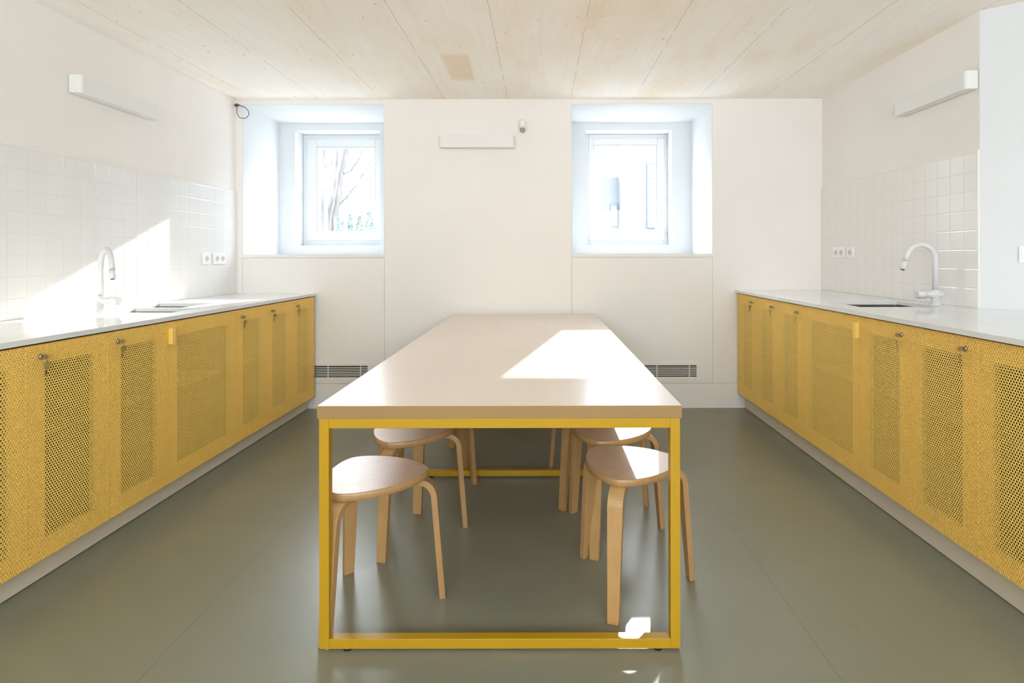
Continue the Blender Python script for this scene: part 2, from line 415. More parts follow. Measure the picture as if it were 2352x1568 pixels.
# ------------------------------------------------------------------ tiles
ZL, ZR = 0.915, 0.934           # top of each worktop
tl = MB().box(0.0005, 0.010, -5.4, -0.002, 0, 0.805).build('wall_tiles_left', m_tile('left_wall_tile', (0.80, 0.79, 0.775), (0.73, 0.71, 0.68), (0.03, 0.0)))
tl.location = LP(XL, BW, ZL + 0.0005); tl.rotation_euler.z = LANG; st(tl)
t2 = MB().box(-0.010, -0.0005, -(BW - CR) - 0.0, -0.002, 0, 0.810).build('wall_tiles_right', m_tile('right_wall_tile', (0.84, 0.82, 0.79), (0.78, 0.73, 0.67), (0.02, 0.0)))
t2.location = (XR, BW, ZR + 0.0005); st(t2)

# ------------------------------------------------------------------ perforated doors
PA = 0.011; PR = 0.0040; PV = PA * math.sqrt(3) / 2
def perforated(nx, rows, depth=0.002):
    """sheet in the x (0..nx*PA) / z (0..rows*PV) plane, front face at y=0 looking -y"""
    v = []; f = []; Wd = nx * PA; Hd = rows * PV
    rc = PA / math.sqrt(3)
    cors = [(rc * math.cos(R(30 + 60 * k_)), rc * math.sin(R(30 + 60 * k_))) for k_ in range(6)]
    hol = [(PR * math.cos(R(30 * j)), PR * math.sin(R(30 * j))) for j in range(12)]
    cl = lambda x, z: (min(max(x, 0), Wd), min(max(z, 0), Hd))
    for r in range(rows):
        cz = (r + 0.5) * PV; odd = r % 2
        n = nx + 1 if odd else nx
        for i in range(n):
            cx = i * PA if odd else (i + 0.5) * PA
            b = len(v)
            C = [cl(cx + a, cz + c) for a, c in cors]
            if odd and i in (0, nx):
                v += [(x, 0, z) for x, z in C]; f.append([b + q for q in range(6)]); continue
            v += [(x, 0, z) for x, z in C]
            v += [(cx + a, 0, cz + c) for a, c in hol]; v += [(cx + a, depth, cz + c) for a, c in hol]
            for q in range(6):
                c0, c1 = b + q, b + (q + 1) % 6
                h1, h2, h3 = b + 6 + (2 * q + 1) % 12, b + 6 + (2 * q + 2) % 12, b + 6 + (2 * q + 3) % 12
                f += [(c0, h2, h1), (c0, c1, h2), (c1, h3, h2)]
            for j in range(12):
                j2 = (j + 1) % 12
                f.append((b + 6 + j, b + 6 + j2, b + 18 + j2, b + 18 + j))
    me = bpy.data.meshes.new('door'); me.from_pydata(v, [], f); me.materials.append(M_YEL); me.update()
    return me, Wd, Hd
ME_N, WN, HD = perforated(33, 82)
ME_W, WW, _ = perforated(54, 82)
UN, UW = 0.366, 0.600
DEP = 0.56

def make_cabinet(kind):
    """local: x along the run (0..width), front at y=0 facing -y, z=0 at door bottom"""
    wide = kind == 'wide'
    Wd, me, U = (WW, ME_W, UW) if wide else (WN, ME_N, UN)
    root = empty('cabinet')
    t = 0.016; y0 = 0.026; y1 = y0 + DEP
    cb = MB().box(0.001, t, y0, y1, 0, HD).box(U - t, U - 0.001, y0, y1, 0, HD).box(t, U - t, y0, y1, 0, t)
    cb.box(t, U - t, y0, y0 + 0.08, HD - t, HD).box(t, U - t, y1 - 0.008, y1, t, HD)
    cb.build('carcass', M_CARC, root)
    MB().box(t + 0.001, U - t - 0.001, y0 + 0.05, y1 - 0.01, 0.420, 0.434).build('shelf', M_SHELF, root)
    d = bpy.data.objects.new('door', me); COL.objects.link(d); d.parent = root
    gx = (U - Wd) / 2; d.location = (gx, 0, 0)
    fr = MB(); b = 0.072
    ring(fr, 0, Wd, 0, HD, (b, b, b, b), 0.0052, 0.022)
    ring(fr, 0, Wd, 0, HD, (0.0012,) * 4, 0.0005, 0.0052)
    fr.build('door_frame', M_YEL, d)
    if not wide:
        lx = Wd - 0.052
        lk = MB().tube([(lx, 0.004, HD - 0.044), (lx, -0.005, HD - 0.044), (lx, -0.007, HD - 0.044)], [0.0105, 0.0105, 0.0085], 20)
        lk.build('lock', M_CHROME, d)
        MB().tube([(lx, -0.0069, HD - 0.044), (lx, -0.0078, HD - 0.044)], 0.0055, 16).build('lock_core', M_STEEL, d)
    else:
        hd_ = MB().box(Wd - 0.026, Wd - 0.001, -0.021, 0, HD - 0.107, HD - 0.030)
        hd_.build('handle', M_YEL, d, 0.001)
    return root
def mirror_x(me, w_, name):
    m2 = me.copy(); m2.name = name
    m2.transform(Matrix.Translation((w_, 0, 0)) @ Matrix.Diagonal((-1, 1, 1, 1))); m2.flip_normals(); return m2

proto = {k_: make_cabinet(k_) for k_ in ('narrow', 'wide')}
used = set()
def place_cabinet(kind, loc, rz, flip, label, group):
    src = proto[kind]
    if (kind, flip) not in used:
        used.add((kind, flip))
        if flip:                                      # handed copy: lock on the other side
            src = copy_tree(src)
            d = [c for c in src.children if c.name.startswith('door')][0]
            U = UN if kind == 'narrow' else UW; Wd = WN if kind == 'narrow' else WW
            for c in d.children:
                c.data = mirror_x(c.data, Wd, c.name.split('.')[0])
            proto[kind + '_f'] = src
            o = src
        else: o = src
    else:
        o = copy_tree(proto[kind + '_f'] if flip else src)
    o.location = loc; o.rotation_euler = (0, 0, rz)
    tag(o, label, 'cabinet', group)
    return o
# key pair: x along run, -y out of the door
def make_keys():
    root = empty('key_pair')
    def key(name, par):
        m_ = MB()
        pts = [(0.0, -0.006), (0.006, -0.0088), (0.018, -0.0090), (0.0215, -0.0055), (0.0215, 0.0055), (0.018, 0.0090), (0.006, 0.0088), (0.0, 0.006)]
        b = len(m_.v); n_ = len(pts)
        for t_ in (-0.0011, 0.0011): m_.v += [(t_, -x - 0.004, z) for x, z in pts]
        m_.face(list(range(n_))); m_.face([n_ + q for q in range(n_)][::-1])
        for q in range(n_): m_.face([q, (q + 1) % n_, n_ + (q + 1) % n_, n_ + q])
        return m_
    k1 = key('key', root).box(-0.001, 0.001, -0.005, 0.010, -0.0028, 0.0028).build('key', M_BRASS, root)
    rg = MB(); N_ = 20
    rg.tube([(0.0105 * math.cos(2 * PI * q / N_) * 0.4, -0.0205 + 0.0105 * math.cos(2 * PI * q / N_) * 0.9, -0.0125 + 0.0105 * math.sin(2 * PI * q / N_)) for q in range(N_ + 1)], 0.0007, 6, False)
    rg.build('ring', M_CHROME, root)
    k2 = key('key', root).box(-0.001, 0.001, -0.005, 0.024, -0.0028, 0.0028).box(-0.001, 0.001, 0.004, 0.020, -0.0040, 0.0).build('key', M_BRASS, root)
    k2.location = (0.0, -0.0200, -0.0440); k2.rotation_euler = (R(-90), 0, R(50))
    return root
KEYS = None
rng = random.Random(5)
def place_keys(loc, rz, label, tilt):
    global KEYS
    o = make_keys() if KEYS is None else copy_tree(KEYS)
    KEYS = KEYS or o
    o.location = loc; o.rotation_euler = (0, 0, rz)
    ks = [c for c in o.children if c.name.startswith('key')]
    ks[1].rotation_euler = (R(-90) + tilt, 0, R(50 + 60 * tilt))
    tag(o, label, 'keys', 'keys hanging in the cabinet locks')

ORD = ['first', 'second', 'third', 'fourth', 'fifth', 'sixth', 'seventh', 'eighth', 'ninth']
XDL, XDR = -1.772, 1.560
ZDL, ZDR = ZL - 0.020 - 0.007 - HD, ZR - 0.020 - 0.007 - HD
# left run: front faces +x.  local x -> world +y reversed: rz = +90deg maps x->+y, -y(front)->+x
y = 4.410; ui = 0
seq = ['narrow', 'narrow', 'narrow', 'wide', 'narrow', 'narrow', 'narrow', 'narrow', 'narrow']
keydesc_l = ['keys in the lock of the leftmost... ']
for n_, kd in enumerate(seq):
    U = UW if kd == 'wide' else UN
    y -= U
    # near end is local x=0 ; lock must sit near camera (local x small) -> flipped copy
    if kd == 'wide':
        lab = 'wide yellow perforated cabinet with a block handle, under the left worktop'
    elif y < 0.7: lab = 'yellow perforated cabinet under the left worktop, %s from the back wall, beyond the picture edge' % ORD[n_]
    else: lab = 'narrow yellow perforated cabinet under the left worktop, %s from the back wall' % ORD[n_]
    cab = place_cabinet(kd, LP(XDL, y, ZDL), R(90) + LANG, True, lab, 'yellow cabinets under the left worktop')
    if kd == 'narrow' and y > 1.6:
        gx = (U - WN) / 2
        p = LP(XDL, y + gx + 0.052, ZDL + HD - 0.044)
        place_keys(p, R(90) + LANG, 'pair of keys in the lock of the %s left-hand cabinet from the back wall' % ORD[n_], rng.uniform(-0.3, 0.3))
    if n_ == 7: break
yL_end = y
y = 4.436
for n_, kd in enumerate(seq):
    U = UW if kd == 'wide' else UN
    # right run: front faces -x: rz=-90 : local x -> -y
    if kd == 'wide':
        lab = 'wide yellow perforated cabinet with a block handle, under the right worktop'
    elif y < 1.7: lab = 'yellow perforated cabinet under the right worktop, %s from the back wall, beyond the picture edge' % ORD[n_]
    else: lab = 'narrow yellow perforated cabinet under the right worktop, %s from the back wall' % ORD[n_]
    place_cabinet(kd, (XDR, y, ZDR), R(-90), False, lab, 'yellow cabinets under the right worktop')
    if kd == 'narrow' and y - U > 1.7:
        gx = (U - WN) / 2
        place_keys((XDR, y - gx - WN + 0.052, ZDR + HD - 0.044), R(-90),
                   'pair of keys in the lock of the %s right-hand cabinet from the back wall' % ORD[n_], rng.uniform(-0.3, 0.3))
    y -= U
    if n_ == 7: break
yR_end = y
# plinths
pl = MB().box(-0.018, 0, yL_end - BW, -0.003, 0.003, ZDL - 0.001).build('plinth', M_PLINTH)
pl.location = LP(-1.838, BW); pl.rotation_euler.z = LANG
tag(pl, 'cream plinth board along the floor under the left cabinets', 'plinth')
pl = MB().box(1.622, 1.640, yR_end, BW - 0.003, 0.003, ZDR - 0.001).build('plinth', M_PLINTH)
tag(pl, 'cream plinth board along the floor under the right cabinets', 'plinth')

# worktops with cut-outs, sinks, taps ---------------------------------------
def slab(mb, x0, x1, y0, y1, z0, z1, holes):
    xs_ = sorted({x0, x1, *[h[0] for h in holes], *[h[1] for h in holes]})
    ys_ = sorted({y0, y1, *[h[2] for h in holes], *[h[3] for h in holes]})
    for i in range(len(xs_) - 1):
        for j in range(len(ys_) - 1):
            cx, cy = (xs_[i] + xs_[i + 1]) / 2, (ys_[j] + ys_[j + 1]) / 2
            if any(h[0] < cx < h[1] and h[2] < cy < h[3] for h in holes): continue
            mb.box(xs_[i], xs_[i + 1], ys_[j], ys_[j + 1], z0, z1)
def weld(o):
    import bmesh
    bm = bmesh.new(); bm.from_mesh(o.data)
    bmesh.ops.remove_doubles(bm, verts=bm.verts, dist=1e-5)
    # drop interior faces shared by two cells
    seen = {}
    for f_ in bm.faces:
        key_ = frozenset(v_.index for v_ in f_.verts); seen.setdefault(key_, []).append(f_)
    bmesh.ops.delete(bm, geom=[f_ for g_ in seen.values() if len(g_) > 1 for f_ in g_], context='FACES')
    bm.to_mesh(o.data); bm.free()
# local frame for both: origin on the wall line at the back-wall end
LHOLES = [(-2.275, -1.895, 2.92, 3.175), (-2.365, -2.03, 3.205, 3.50)]
m_ = MB(); slab(m_, XL + 0.0005, -1.770, yL_end, BW - 0.002, ZL - 0.020, ZL, LHOLES)
wt = m_.build('worktop', M_QUARTZ); weld(wt)
def to_left(o):                       # mesh drawn in plan coordinates -> object placed on the rotated left run
    o.data.transform(Matrix.Translation((-LPIV.x, -LPIV.y, 0))); o.location = (LPIV.x, LPIV.y, 0); o.rotation_euler.z = LANG
to_left(wt); tag(wt, 'long polished white worktop along the left wall', 'worktop')
RH = [(1.690, 2.120, 2.963, 3.335)]
m_ = MB(); slab(m_, 1.545, XR - 0.0005, CR, BW - 0.002, ZR - 0.020, ZR, RH)
m_.box(1.545, XR - 0.0005, yR_end, CR, ZR - 0.020, ZR)
m_.prism([(XR - 0.0005, yR_end), (2.868, yR_end), (2.868, 2.366), (XR - 0.0005, CR - 0.001)], ZR - 0.020, ZR)
wt = m_.build('worktop', M_QUARTZ); weld(wt)
tag(wt, 'long polished white worktop along the right wall', 'worktop')
def bowl(x0, x1, y0, y1, z0, zt, name='bowl'):
    mb = MB(); r = 0.03; sg = 5
    def rr(x0, x1, y0, y1, r):
        p = []
        for cx, cy, a0 in ((x1 - r, y1 - r, 0), (x0 + r, y1 - r, 90), (x0 + r, y0 + r, 180), (x1 - r, y0 + r, 270)):
            for q in range(sg + 1):
                a = R(a0 + 90 * q / sg); p.append((cx + r * math.cos(a), cy + r * math.sin(a)))
        return p
    levels = [(0.0, zt), (0.0, z0 + 0.02), (0.006, z0 + 0.006), (0.02, z0)]
    n_ = 4 * (sg + 1)
    for ins, z in levels:
        mb.v += [(x, y_, z) for x, y_ in rr(x0 + ins, x1 - ins, y0 + ins, y1 - ins, r)]
    for L_ in range(len(levels) - 1):
        for q in range(n_):
            q2 = (q + 1) % n_
            mb.face([L_ * n_ + q2, L_ * n_ + q, (L_ + 1) * n_ + q, (L_ + 1) * n_ + q2], smooth=True)
    mb.face([(len(levels) - 1) * n_ + q for q in range(n_)])
    return mb
def sink(name_parts, holes, zt, left, label):
    root = empty('sink')
    cx = (holes[0][0] + holes[0][1]) / 2; cy = (holes[0][2] + holes[0][3]) / 2
    if left: root.location = LP(cx, cy, zt - 0.18); root.rotation_euler.z = LANG
    else: root.location = (cx, cy, zt - 0.18)
    T = Matrix.Translation((-cx, -cy, -(zt - 0.18)))
    for h in holes:
        o = bowl(h[0] - 0.002, h[1] + 0.002, h[2] - 0.002, h[3] + 0.002, zt - 0.18, zt - 0.0202).build('bowl', M_STEEL, root); o.data.transform(T)
        dx, dy = (h[0] + h[1]) / 2, (h[2] + h[3]) / 2
        d = MB().tube([(dx, dy, zt - 0.1798), (dx, dy, zt - 0.177)], 0.042, 24).build('drain', M_CHROME, root); d.data.transform(T)
    tag(root, label, 'sink')
sink(None, LHOLES, ZL, True, 'stainless steel double sink set into the left worktop')
sink(None, RH, ZR, False, 'stainless steel sink set into the right worktop')

def arc_pts(cx, cz, r, a0, a1, n_):
    return [(cx + r * math.cos(R(a0 + (a1 - a0) * q / n_)), 0, cz + r * math.sin(R(a0 + (a1 - a0) * q / n_))) for q in range(n_ + 1)]
def faucet(loc, rot_spout, rot_body, rr, end_z, label):
    """spout bends along local +x of its own rotation; the lever barrel points along rot_body"""
    root = empty('faucet', loc)
    MB().tube([(0, 0, 0.0), (0, 0, 0.006), (0, 0, 0.007), (0, 0, 0.05)], [0.027, 0.027, 0.0205, 0.0205], 24).build('base', M_TAP, root)
    b = MB().tube([(-0.034, 0, 0.058), (-0.030, 0, 0.058), (0.062, 0, 0.058)], [0.016, 0.0185, 0.0185], 24)
    b.tube([(0, 0, 0.045), (0, 0, 0.085)], 0.0175, 24)
    o = b.build('mixer_body', M_TAP, root); o.rotation_euler.z = rot_body
    k_ = MB().tube([(0.063, 0, 0.058), (0.064, 0, 0.058), (0.103, 0, 0.058), (0.106, 0, 0.058)], [0.021, 0.0225, 0.0225, 0.020], 28)
    k_.tube([(0.088, 0, 0.075), (0.094, 0, 0.125)], 0.0028, 10)
    o = k_.build('lever', M_TAP, root); o.rotation_euler.z = rot_body
    top = 0.33 - rr
    pts = [(0, 0, 0.086), (0, 0, top)] + arc_pts(rr, top, rr, 180, end_z, 18)[1:]
    a = R(end_z); tx, tz = math.sin(a), -math.cos(a)
    lx, _, lz = pts[-1]
    e = (lx + tx * 0.035, 0, lz + tz * 0.035); pts.append(e)
    o = MB().tube(pts, 0.0135, 18).build('spout', M_TAP, root); o.rotation_euler.z = rot_spout
    o2 = MB().tube([(e[0] + tx * 0.002, 0, e[2] + tz * 0.002), (e[0] + tx * 0.050, 0, e[2] + tz * 0.050)], 0.0145, 18).build('spray_head', M_TAP, root)
    o2.rotation_euler.z = rot_spout
    o3 = MB().tube([(e[0] + tx * 0.050, 0, e[2] + tz * 0.050), (e[0] + tx * 0.054, 0, e[2] + tz * 0.054)], 0.009, 14).build('aerator', M_BLACK, root)
    o3.rotation_euler.z = rot_spout
    tag(root, label, 'faucet', 'white kitchen faucets')
faucet(LP(-2.318, 2.985, ZL), R(-36), R(-8), 0.080, 8, 'white gooseneck faucet behind the double sink on the left worktop')
faucet((2.165, 3.075, ZR), R(180), R(180), 0.078, 18, 'white gooseneck faucet beside the sink on the right worktop')

# ------------------------------------------------------------------ wall fittings
def lamp(loc, rz, label):
    """back on the wall at y=0, body toward -y, length along x"""
    o = empty('wall_lamp', loc, rz)
    MB().box(-0.28, 0.28, -0.018, 0, -0.030, 0.030).build('back_plate', M_WHITE, o)
    # diffuser with softly rounded ends
    pts = []
    L_, D_, r_ = 0.295, 0.068, 0.022
    for cx, cy, a0 in ((L_ - r_, -D_ + r_, -90), ):
        for q in range(7): a = R(a0 + 90 * q / 6); pts.append((cx + r_ * math.cos(a), cy + r_ * math.sin(a)))
    pts += [(L_, -0.006), (-L_, -0.006)]
    for q in range(7): a = R(180 + 90 * q / 6); pts.append((-L_ + r_ + r_ * math.cos(a), -D_ + r_ + r_ * math.sin(a)))
    MB().prism(pts, -0.047, 0.047, smooth=False).build('diffuser', M_LAMP, o, 0.003)
    tag(o, label, 'wall light', 'white wall lamps')
lamp((-0.492, BW, 2.103), 0, 'white box wall lamp on the back wall between the windows')
lamp(LP(XL, 3.18, 2.10), R(90) + LANG, 'white box wall lamp high on the left wall')
lamp((XR, 3.157, 2.102), R(-90), 'white box wall lamp high on the right wall')

def plate(name, loc, rz, n_, label, group, sockets=True):
    o = empty(name, loc, rz); w_ = 0.082 if n_ == 1 else 0.153
    MB().box(-w_ / 2, w_ / 2, -0.009, 0, -0.041, 0.041).build('cover_plate', M_WHITE, o, 0.002)
    for q in range(n_):
        cx = 0 if n_ == 1 else (-0.0355, 0.0355)[q]
        if sockets:
            m_ = MB().tube([(cx, -0.0105, 0), (cx, -0.0089, 0)], 0.0205, 24)
            s_ = m_.build('socket', M_SOCK, o)
            MB().tube([(cx - 0.0095, -0.0112, 0), (cx - 0.0095, -0.0104, 0)], 0.003, 10).tube([(cx + 0.0095, -0.0112, 0), (cx + 0.0095, -0.0104, 0)], 0.003, 10).build('pin_hole', M_BLACK, s_)
        else:
            MB().box(cx - 0.030, cx + 0.030, -0.012, -0.009, -0.030, 0.030).build('rocker', M_WHITE, o, 0.001)
    tag(o, label, 'power outlet' if sockets else 'light switch', group)
G_ = 'white power outlets on the tiles'
plate('power_outlet', LP(XL + 0.0102, 4.035, 1.191), R(90) + LANG, 1, 'single white power outlet on the left tiles, nearer the faucet', G_)
plate('power_outlet', LP(XL + 0.0102, 4.198, 1.191), R(90) + LANG, 2, 'double white power outlet on the left tiles near the corner', G_)
plate('power_outlet', (XR - 0.0102, 4.180, 1.228), R(-90), 2, 'double white power outlet on the right tiles near the corner', G_)
plate('power_outlet', (XR - 0.0102, 4.027, 1.228), R(-90), 1, 'single white power outlet on the right tiles, nearer the faucet', G_)
sa = math.atan2(-0.493, 0.629)
t_ = 0.192
plate('light_switch', (XR + 0.787 * t_ - 0.0003, CR - 0.617 * t_ - 0.0003, 1.209), sa, 1, 'white light switch on the angled wall at the right edge', None, False)

# motion sensor on the back wall
o = empty('motion_sensor', (-0.136, BW, 2.235)); tag(o, 'small white motion sensor on the back wall above the lamp', 'sensor')
MB().tube([(0, 0, 0.035), (0, -0.012, 0.035)], 0.024, 18).tube([(0, -0.010, 0.030), (0, -0.034, 0.014)], 0.012, 12).build('bracket', M_WHITE, o)
MB().tube([(0.0, -0.034, 0.032), (0.0, -0.040, 0.028), (0.002, -0.048, -0.030), (0.002, -0.050, -0.034)], [0.018, 0.026, 0.025, 0.022], 18).build('housing', M_WHITE, o)
MB().tube([(0.002, -0.050, -0.034), (0.002, -0.052, -0.052), (0.002, -0.053, -0.056)], [0.021, 0.020, 0.014], 18).build('lens', M_LENS, o)
# cable loop with its connector
cl_ = empty('cable', (-2.372, BW - 0.02, 2.395)); tag(cl_, 'dark blue cable loop hanging from the top left corner of the back wall', 'cable')
ctrl = [(548, 247), (556, 249), (566, 254), (573, 262), (574, 270), (569, 276), (561, 278), (553, 275), (548, 267), (547, 257), (548, 247)]
cp = [((a - 548) / 286 + 0.004, -0.034 - 0.004 * math.sin(i_ / 10 * PI), -(b - 247) / 286) for i_, (a, b) in enumerate(ctrl)]
pts = []
for i_ in range(len(cp) - 1):                      # smooth the loop
    p0, p1, p2, p3 = (Vector(cp[max(0, min(len(cp) - 1, i_ + d_))]) for d_ in (-1, 0, 1, 2))
    for q in range(5):
        t = q / 5
        pts.append(0.5 * (2 * p1 + (p2 - p0) * t + (2 * p0 - 5 * p1 + 4 * p2 - p3) * t * t + (3 * p1 - p0 - 3 * p2 + p3) * t ** 3))
pts.append(Vector(cp[-1]))
MB().tube(pts, 0.0026, 8).build('wire', M_CABLE, cl_)
MB().tube([(-0.016, -0.030, -0.004), (0.004, -0.034, 0.004)], 0.008, 10).tube([(0.002, -0.034, -0.006), (0.020, -0.036, -0.002)], 0.0055, 10).box(-0.020, -0.010, -0.034, -0.002, -0.010, 0.006).build('connector', M_CABLE, cl_)

# ------------------------------------------------------------------ table
TX0, TX1, TY0, TY1 = -0.680, 0.432, 1.710, 4.415
tb = empty('dining_table', ((TX0 + TX1) / 2, (TY0 + TY1) / 2, 0))
tag(tb, 'long pale-topped communal table on a yellow steel frame', 'table')
hx = (TX1 - TX0) / 2; hy = (TY1 - TY0) / 2
m_ = MB().box(-hx, hx, -hy, hy, 0.711, 0.750)
for i_, f_ in enumerate(m_.f): m_.mi[i_] = 0 if i_ == 1 else 1
m_.build('tabletop', [M_TABLE, M_TEDGE], tb, 0.0012)
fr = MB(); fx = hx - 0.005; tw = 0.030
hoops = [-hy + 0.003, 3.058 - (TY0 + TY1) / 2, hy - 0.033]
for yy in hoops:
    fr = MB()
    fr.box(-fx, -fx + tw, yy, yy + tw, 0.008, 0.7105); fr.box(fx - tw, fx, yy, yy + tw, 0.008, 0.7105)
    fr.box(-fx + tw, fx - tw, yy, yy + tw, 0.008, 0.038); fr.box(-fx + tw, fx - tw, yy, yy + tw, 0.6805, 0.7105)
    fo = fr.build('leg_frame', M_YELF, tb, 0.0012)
    for x in (-0.468, 0.484):
        MB().tube([(x, yy + 0.015, 0.0), (x, yy + 0.015, 0.009)], 0.014, 14).build('foot', M_BLACK, fo)
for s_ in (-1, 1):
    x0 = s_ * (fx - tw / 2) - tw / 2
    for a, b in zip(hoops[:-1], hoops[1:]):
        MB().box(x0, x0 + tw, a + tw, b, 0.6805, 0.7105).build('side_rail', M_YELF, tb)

# ------------------------------------------------------------------ stools
def make_stool():
    root = empty('stool')
    # seat: rounded triangle from its support function
    n_ = 96; A_, B_ = 0.1720, 0.0170
    def outline(off):
        pts = []
        for q in range(n_):
            t = 2 * PI * q / n_
            h = A_ + off + B_ * math.cos(3 * t); hp = -3 * B_ * math.sin(3 * t)
            pts.append((h * math.cos(t) - hp * math.sin(t), h * math.sin(t) + hp * math.cos(t)))
        return pts
    m_ = MB(); lv = [(-0.002, 0.4285), (0, 0.4300), (0, 0.4515), (-0.0025, 0.4540)]
    for off, z in lv: m_.v += [(x, y_, z) for x, y_ in outline(off)]
    m_.face([q for q in range(n_)][::-1]); m_.face([3 * n_ + q for q in range(n_)])
    us = [0.0, 0.1, 0.9, 1.0]
    for L_ in range(3):
        for q in range(n_):
            q2 = (q + 1) % n_
            m_.face([L_ * n_ + q, L_ * n_ + q2, (L_ + 1) * n_ + q2, (L_ + 1) * n_ + q],
                    uv=[(us[L_], q / 20), (us[L_], q2 / 20), (us[L_ + 1], q2 / 20), (us[L_ + 1], q / 20)], smooth=True)
    m_.build('seat', M_SEAT, root)
    # leg: bent ply strip; centre line in the (r, z) plane
    T_ = 0.021
    cl = [(0.080, 0.4180), (0.130, 0.4180)]
    rb = 0.060; cxx = 0.148; czz = 0.4180 - rb
    slope = math.atan2(0.026, 0.34)
    for q in range(11):
        a = PI / 2 - (PI / 2 - slope) * q / 10
        cl.append((cxx + rb * math.cos(a), czz + rb * math.sin(a)))
    ex, ez = cl[-1]
    for q in range(1, 7):
        t = q / 6; cl.append((ex + (0.237 - ex) * t, ez * (1 - t)))
    m_ = MB(); n2 = len(cl); acc = 0; last = None
    for i_, (r_, z_) in enumerate(cl):
        p0 = cl[max(i_ - 1, 0)]; p1 = cl[min(i_ + 1, n2 - 1)]
        tx, tz = p1[0] - p0[0], p1[1] - p0[1]; l = math.hypot(tx, tz); tx /= l; tz /= l
        nx_, nz_ = -tz, tx                        # outward normal (up / outward)
        if nx_ < 0 and i_ > 4: nx_, nz_ = -nx_, -nz_
        if i_ <= 4 and nz_ < 0: nx_, nz_ = -nx_, -nz_
        wd = 0.0265 if i_ < 12 else 0.0265 - (0.0265 - 0.019) * (i_ - 12) / (n2 - 13)
        if i_ == n2 - 1: nx_, nz_ = 1, 0
        h_ = T_ / 2
        for (sn, sw) in ((1, -1), (1, 1), (-1, 1), (-1, -1)):
            m_.v.append((r_ + nx_ * h_ * sn, wd * sw, z_ + nz_ * h_ * sn))
    for i_ in range(n2 - 1):
        a, b = i_ * 4, (i_ + 1) * 4; v0, v1 = i_ / 3, (i_ + 1) / 3
        m_.face([a, a + 1, b + 1, b])                                                  # outer veneer
        m_.face([a + 1, a + 2, b + 2, b + 1], uv=[(1, v0), (0, v0), (0, v1), (1, v1)])  # ply edge
        m_.face([a + 2, a + 3, b + 3, b + 2])
        m_.face([a + 3, a, b, b + 3], uv=[(0, v0), (1, v0), (1, v1), (0, v1)])
    m_.face([3, 2, 1, 0], uv=[(0, 0), (0, 1), (1, 1), (1, 0)]); e = (n2 - 1) * 4; m_.face([e, e + 1, e + 2, e + 3], uv=[(1, 0), (1, 1), (0, 1), (0, 0)])
    lo = m_.build('leg', M_BIRCH, root, 0.0012)
    for a in (120, 240):
        l2 = lo.copy(); COL.objects.link(l2); l2.rotation_euler.z = R(a)
    return root
stools = [
 (-0.581, 1.955, 9.3, 'birch plywood stool at the front left of the table, nearest the camera on that side'),
 (-0.565, 2.446, 15.3, 'birch plywood stool second from the front on the left side of the table'),
 (-0.562, 2.871, 26.7, 'birch plywood stool third from the front on the left, mostly hidden behind others'),
 (-0.600, 3.300, -41.0, 'birch plywood stool fourth from the front on the left, under the table'),
 (-0.620, 4.050, -33.0, 'birch plywood stool farthest back on the left, one foot showing'),
 (0.326, 2.063, 8.6, 'birch plywood stool at the front right, half its seat in sunlight'),
 (0.302, 2.455, 8.7, 'birch plywood stool second from the front on the right, sun on its back edge'),
 (0.296, 2.810, -23.5, 'birch plywood stool third from the front on the right side of the table'),
 (0.290, 3.220, 70.0, 'birch plywood stool fourth from the front on the right, under the table'),
 (0.350, 3.690, -11.0, 'birch plywood stool farthest back on the right, under the table')]
sp = None
for (x, y_, a, lab) in stools:
    o = make_stool() if sp is None else copy_tree(sp)
    sp = sp or o
    o.location = (x, y_, 0.0005); o.rotation_euler.z = R(a)
    tag(o, lab, 'stool', 'birch stools around the table')

# ------------------------------------------------------------------ outside
GZ = 0.55
g = MB().box(-30, 30, 5.6, 60, GZ - 0.2, GZ).build('ground', M_GROUND); st(g)
bl = empty('building', (4.4, 17.0, GZ)); tag(bl, 'pale blue-grey building seen through the right window', 'building')
MB().box(-2.10, 3.2, -1, 5, 0, 4.9).build('tower_block', M_FACB, bl)
MB().box(-3.9, -2.10, -0.6, 5, 0, 2.95).build('low_block', M_FACB, bl)
def onwin(x0, x1, z0, z1, yy, bars):
    f_ = MB(); ring(f_, x0, x1, z0, z1, (0.035,) * 4, yy - 0.05, yy + 0.02)
    for b_ in bars: f_.box(x0, x1, yy - 0.04, yy, b_ - 0.012, b_ + 0.012)
    w_ = f_.build('window_frame', M_FRAMEO, bl)
    MB().box(x0 + 0.03, x1 - 0.03, yy - 0.02, yy - 0.005, z0 + 0.03, z1 - 0.03).build('pane', M_PANEO, w_)
onwin(-2.34, -2.13, 1.52, 2.17, -0.6, [1.78])
onwin(-1.35, -0.75, 1.45, 3.30, -1.0, [1.58, 1.84, 2.35, 2.86, 3.10])
onwin(0.3, 1.6, 1.5, 2.7, -1.0, [2.1]); onwin(-0.2, 1.6, 3.3, 4.3, -1.0, [3.8])
b2 = empty('apartment_block', (-12.0, 30.0, GZ)); tag(b2, 'pale apartment block far beyond the left window, behind the tree', 'building')
MB().box(-9, 4.6, -1, 6, 0, 7.0).build('wall', M_FACP, b2)
for zz in (1.2, 2.6, 4.0, 5.4):
    for q in range(7):
        MB().box(-7 + q * 1.5, -6.2 + q * 1.5, -1.04, -0.99, zz, zz + 0.8).build('pane', M_PANEO, b2)
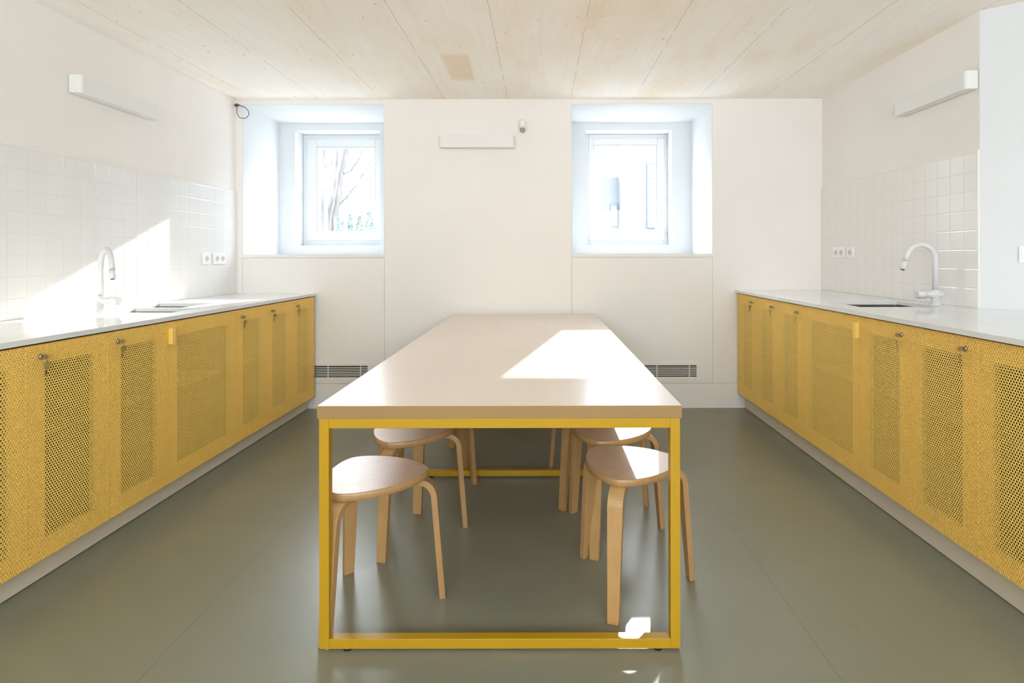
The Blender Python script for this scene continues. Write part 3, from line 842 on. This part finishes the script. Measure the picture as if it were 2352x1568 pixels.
# bare tree at y=9
def px(xp, yp, Y): return ((xp - 1240) * Y / 1290, Y, 1.205 + (588 - yp) * Y / 1290)
def limb(pts, r0, r1, seed):
    rr_ = random.Random(seed); P = [Vector(px(*p)) for p in pts]; out = []
    for a, b in zip(P[:-1], P[1:]):
        for q in range(6): out.append(a.lerp(b, q / 6) + Vector((rr_.uniform(-1, 1), rr_.uniform(-1, 1), 0)) * 0.006)
    out.append(P[-1]); n_ = len(out)
    rs = [(r0 + (r1 - r0) * i_ / (n_ - 1)) * rr_.uniform(0.9, 1.12) for i_ in range(n_)]
    return out, rs
def tree(name, base, limbs, label):
    root = empty(name, (base[0], base[1], GZ)); T = Matrix.Translation((-base[0], -base[1], -GZ))
    for nm, pts, r0, r1, sd in limbs:
        p_, r_ = limb(pts, r0, r1, sd)
        o = MB().tube(p_, r_, 9).build(nm, M_BARK, root); o.data.transform(T)
    tag(root, label, 'tree')
tree('bare_tree', (-3.52, 9.0, 0), [
  ('trunk', [(737, 682, 9), (737, 560, 9), (739, 440, 9), (745, 350, 9), (750, 300, 9)], 0.055, 0.030, 1),
  ('branch', [(744, 385, 9), (757, 378, 9), (770, 368, 9)], 0.010, 0.004, 2)],
  'straight pale bare tree trunk at the left of the left window')
tree('bare_tree', (-3.3, 9.3, 0), [
  ('trunk', [(758, 675, 9.3), (764, 520, 9.3), (776, 460, 9.3), (783, 400, 9.3), (799, 330, 9.3), (806, 300, 9.3)], 0.062, 0.030, 3),
  ('branch', [(755, 560, 9.2), (758, 480, 9.2), (772, 410, 9.2), (776, 340, 9.2), (779, 300, 9.2)], 0.035, 0.012, 4),
  ('branch', [(778, 470, 9.3), (800, 448, 9.3), (822, 418, 9.3), (850, 372, 9.3), (858, 340, 9.3)], 0.018, 0.008, 5),
  ('branch', [(790, 398, 9.3), (805, 392, 9.3), (826, 362, 9.3), (836, 335, 9.3)], 0.016, 0.008, 6)],
  'forked bare tree with spreading branches outside the left window')
def shrub(x, y_, w_, h_, seed, label):
    import bmesh
    rr_ = random.Random(seed); root = empty('shrub', (x, y_, GZ)); m_ = MB()
    for q in range(760):
        a = rr_.uniform(0, 2 * PI); u = rr_.uniform(-0.9, 1); rad = math.sqrt(max(0, 1 - u * u)) * (0.7 + 0.3 * rr_.random())
        c = Vector((w_ / 2 * rad * math.cos(a), w_ / 2 * rad * math.sin(a), h_ * (0.55 + 0.45 * u)))
        d1 = Vector((rr_.gauss(0, 1), rr_.gauss(0, 1), rr_.gauss(0, 1))).normalized() * 0.05; d2 = d1.orthogonal().normalized() * 0.032
        b = len(m_.v); m_.v += [tuple(c - d1), tuple(c + d2), tuple(c + d1), tuple(c - d2)]; m_.face([b, b + 1, b + 2, b + 3])
    sgs, rgs = 12, 8; b = len(m_.v)
    for i_ in range(rgs + 1):
        for q in range(sgs):
            ph = PI * i_ / rgs; a = 2 * PI * q / sgs; k_ = rr_.uniform(0.75, 0.95)
            m_.v.append((w_ / 2 * k_ * math.sin(ph) * math.cos(a), w_ / 2 * k_ * math.sin(ph) * math.sin(a), h_ * (0.53 - 0.45 * math.cos(ph))))
    for i_ in range(rgs):
        for q in range(sgs):
            m_.face([b + i_ * sgs + q, b + i_ * sgs + (q + 1) % sgs, b + (i_ + 1) * sgs + (q + 1) % sgs, b + (i_ + 1) * sgs + q])
    m_.build('foliage', M_LEAF, root); MB().tube([(0, 0, 0), (0, 0, h_ * 0.3)], 0.05, 8).build('stem', M_BARK, root)
    tag(root, label, 'shrub', 'shrubs outside the left window')
for (xp, yt, wpx, sd, lab) in ((781, 497, 22, 1, 'broad green shrub outside the left window, beside the forked tree'),
                           (805, 492, 11, 2, 'slim green shrub outside the left window, in the middle of the row'),
                           (826, 496, 19, 3, 'rounded blue-green shrub outside the left window, right of the slim one'),
                           (849, 484, 20, 4, 'tallest pale shrub outside the left window, at its right edge')):
    yy = 14.0 if sd % 2 else 15.6; X, Y, Z = px(xp, yt, yy); shrub(X, Y, wpx * yy / 1290, Z - GZ, sd, lab)

for kk in ('narrow', 'wide'):                      # prototypes never placed unflipped are used on the right run
    assert (kk, False) in used
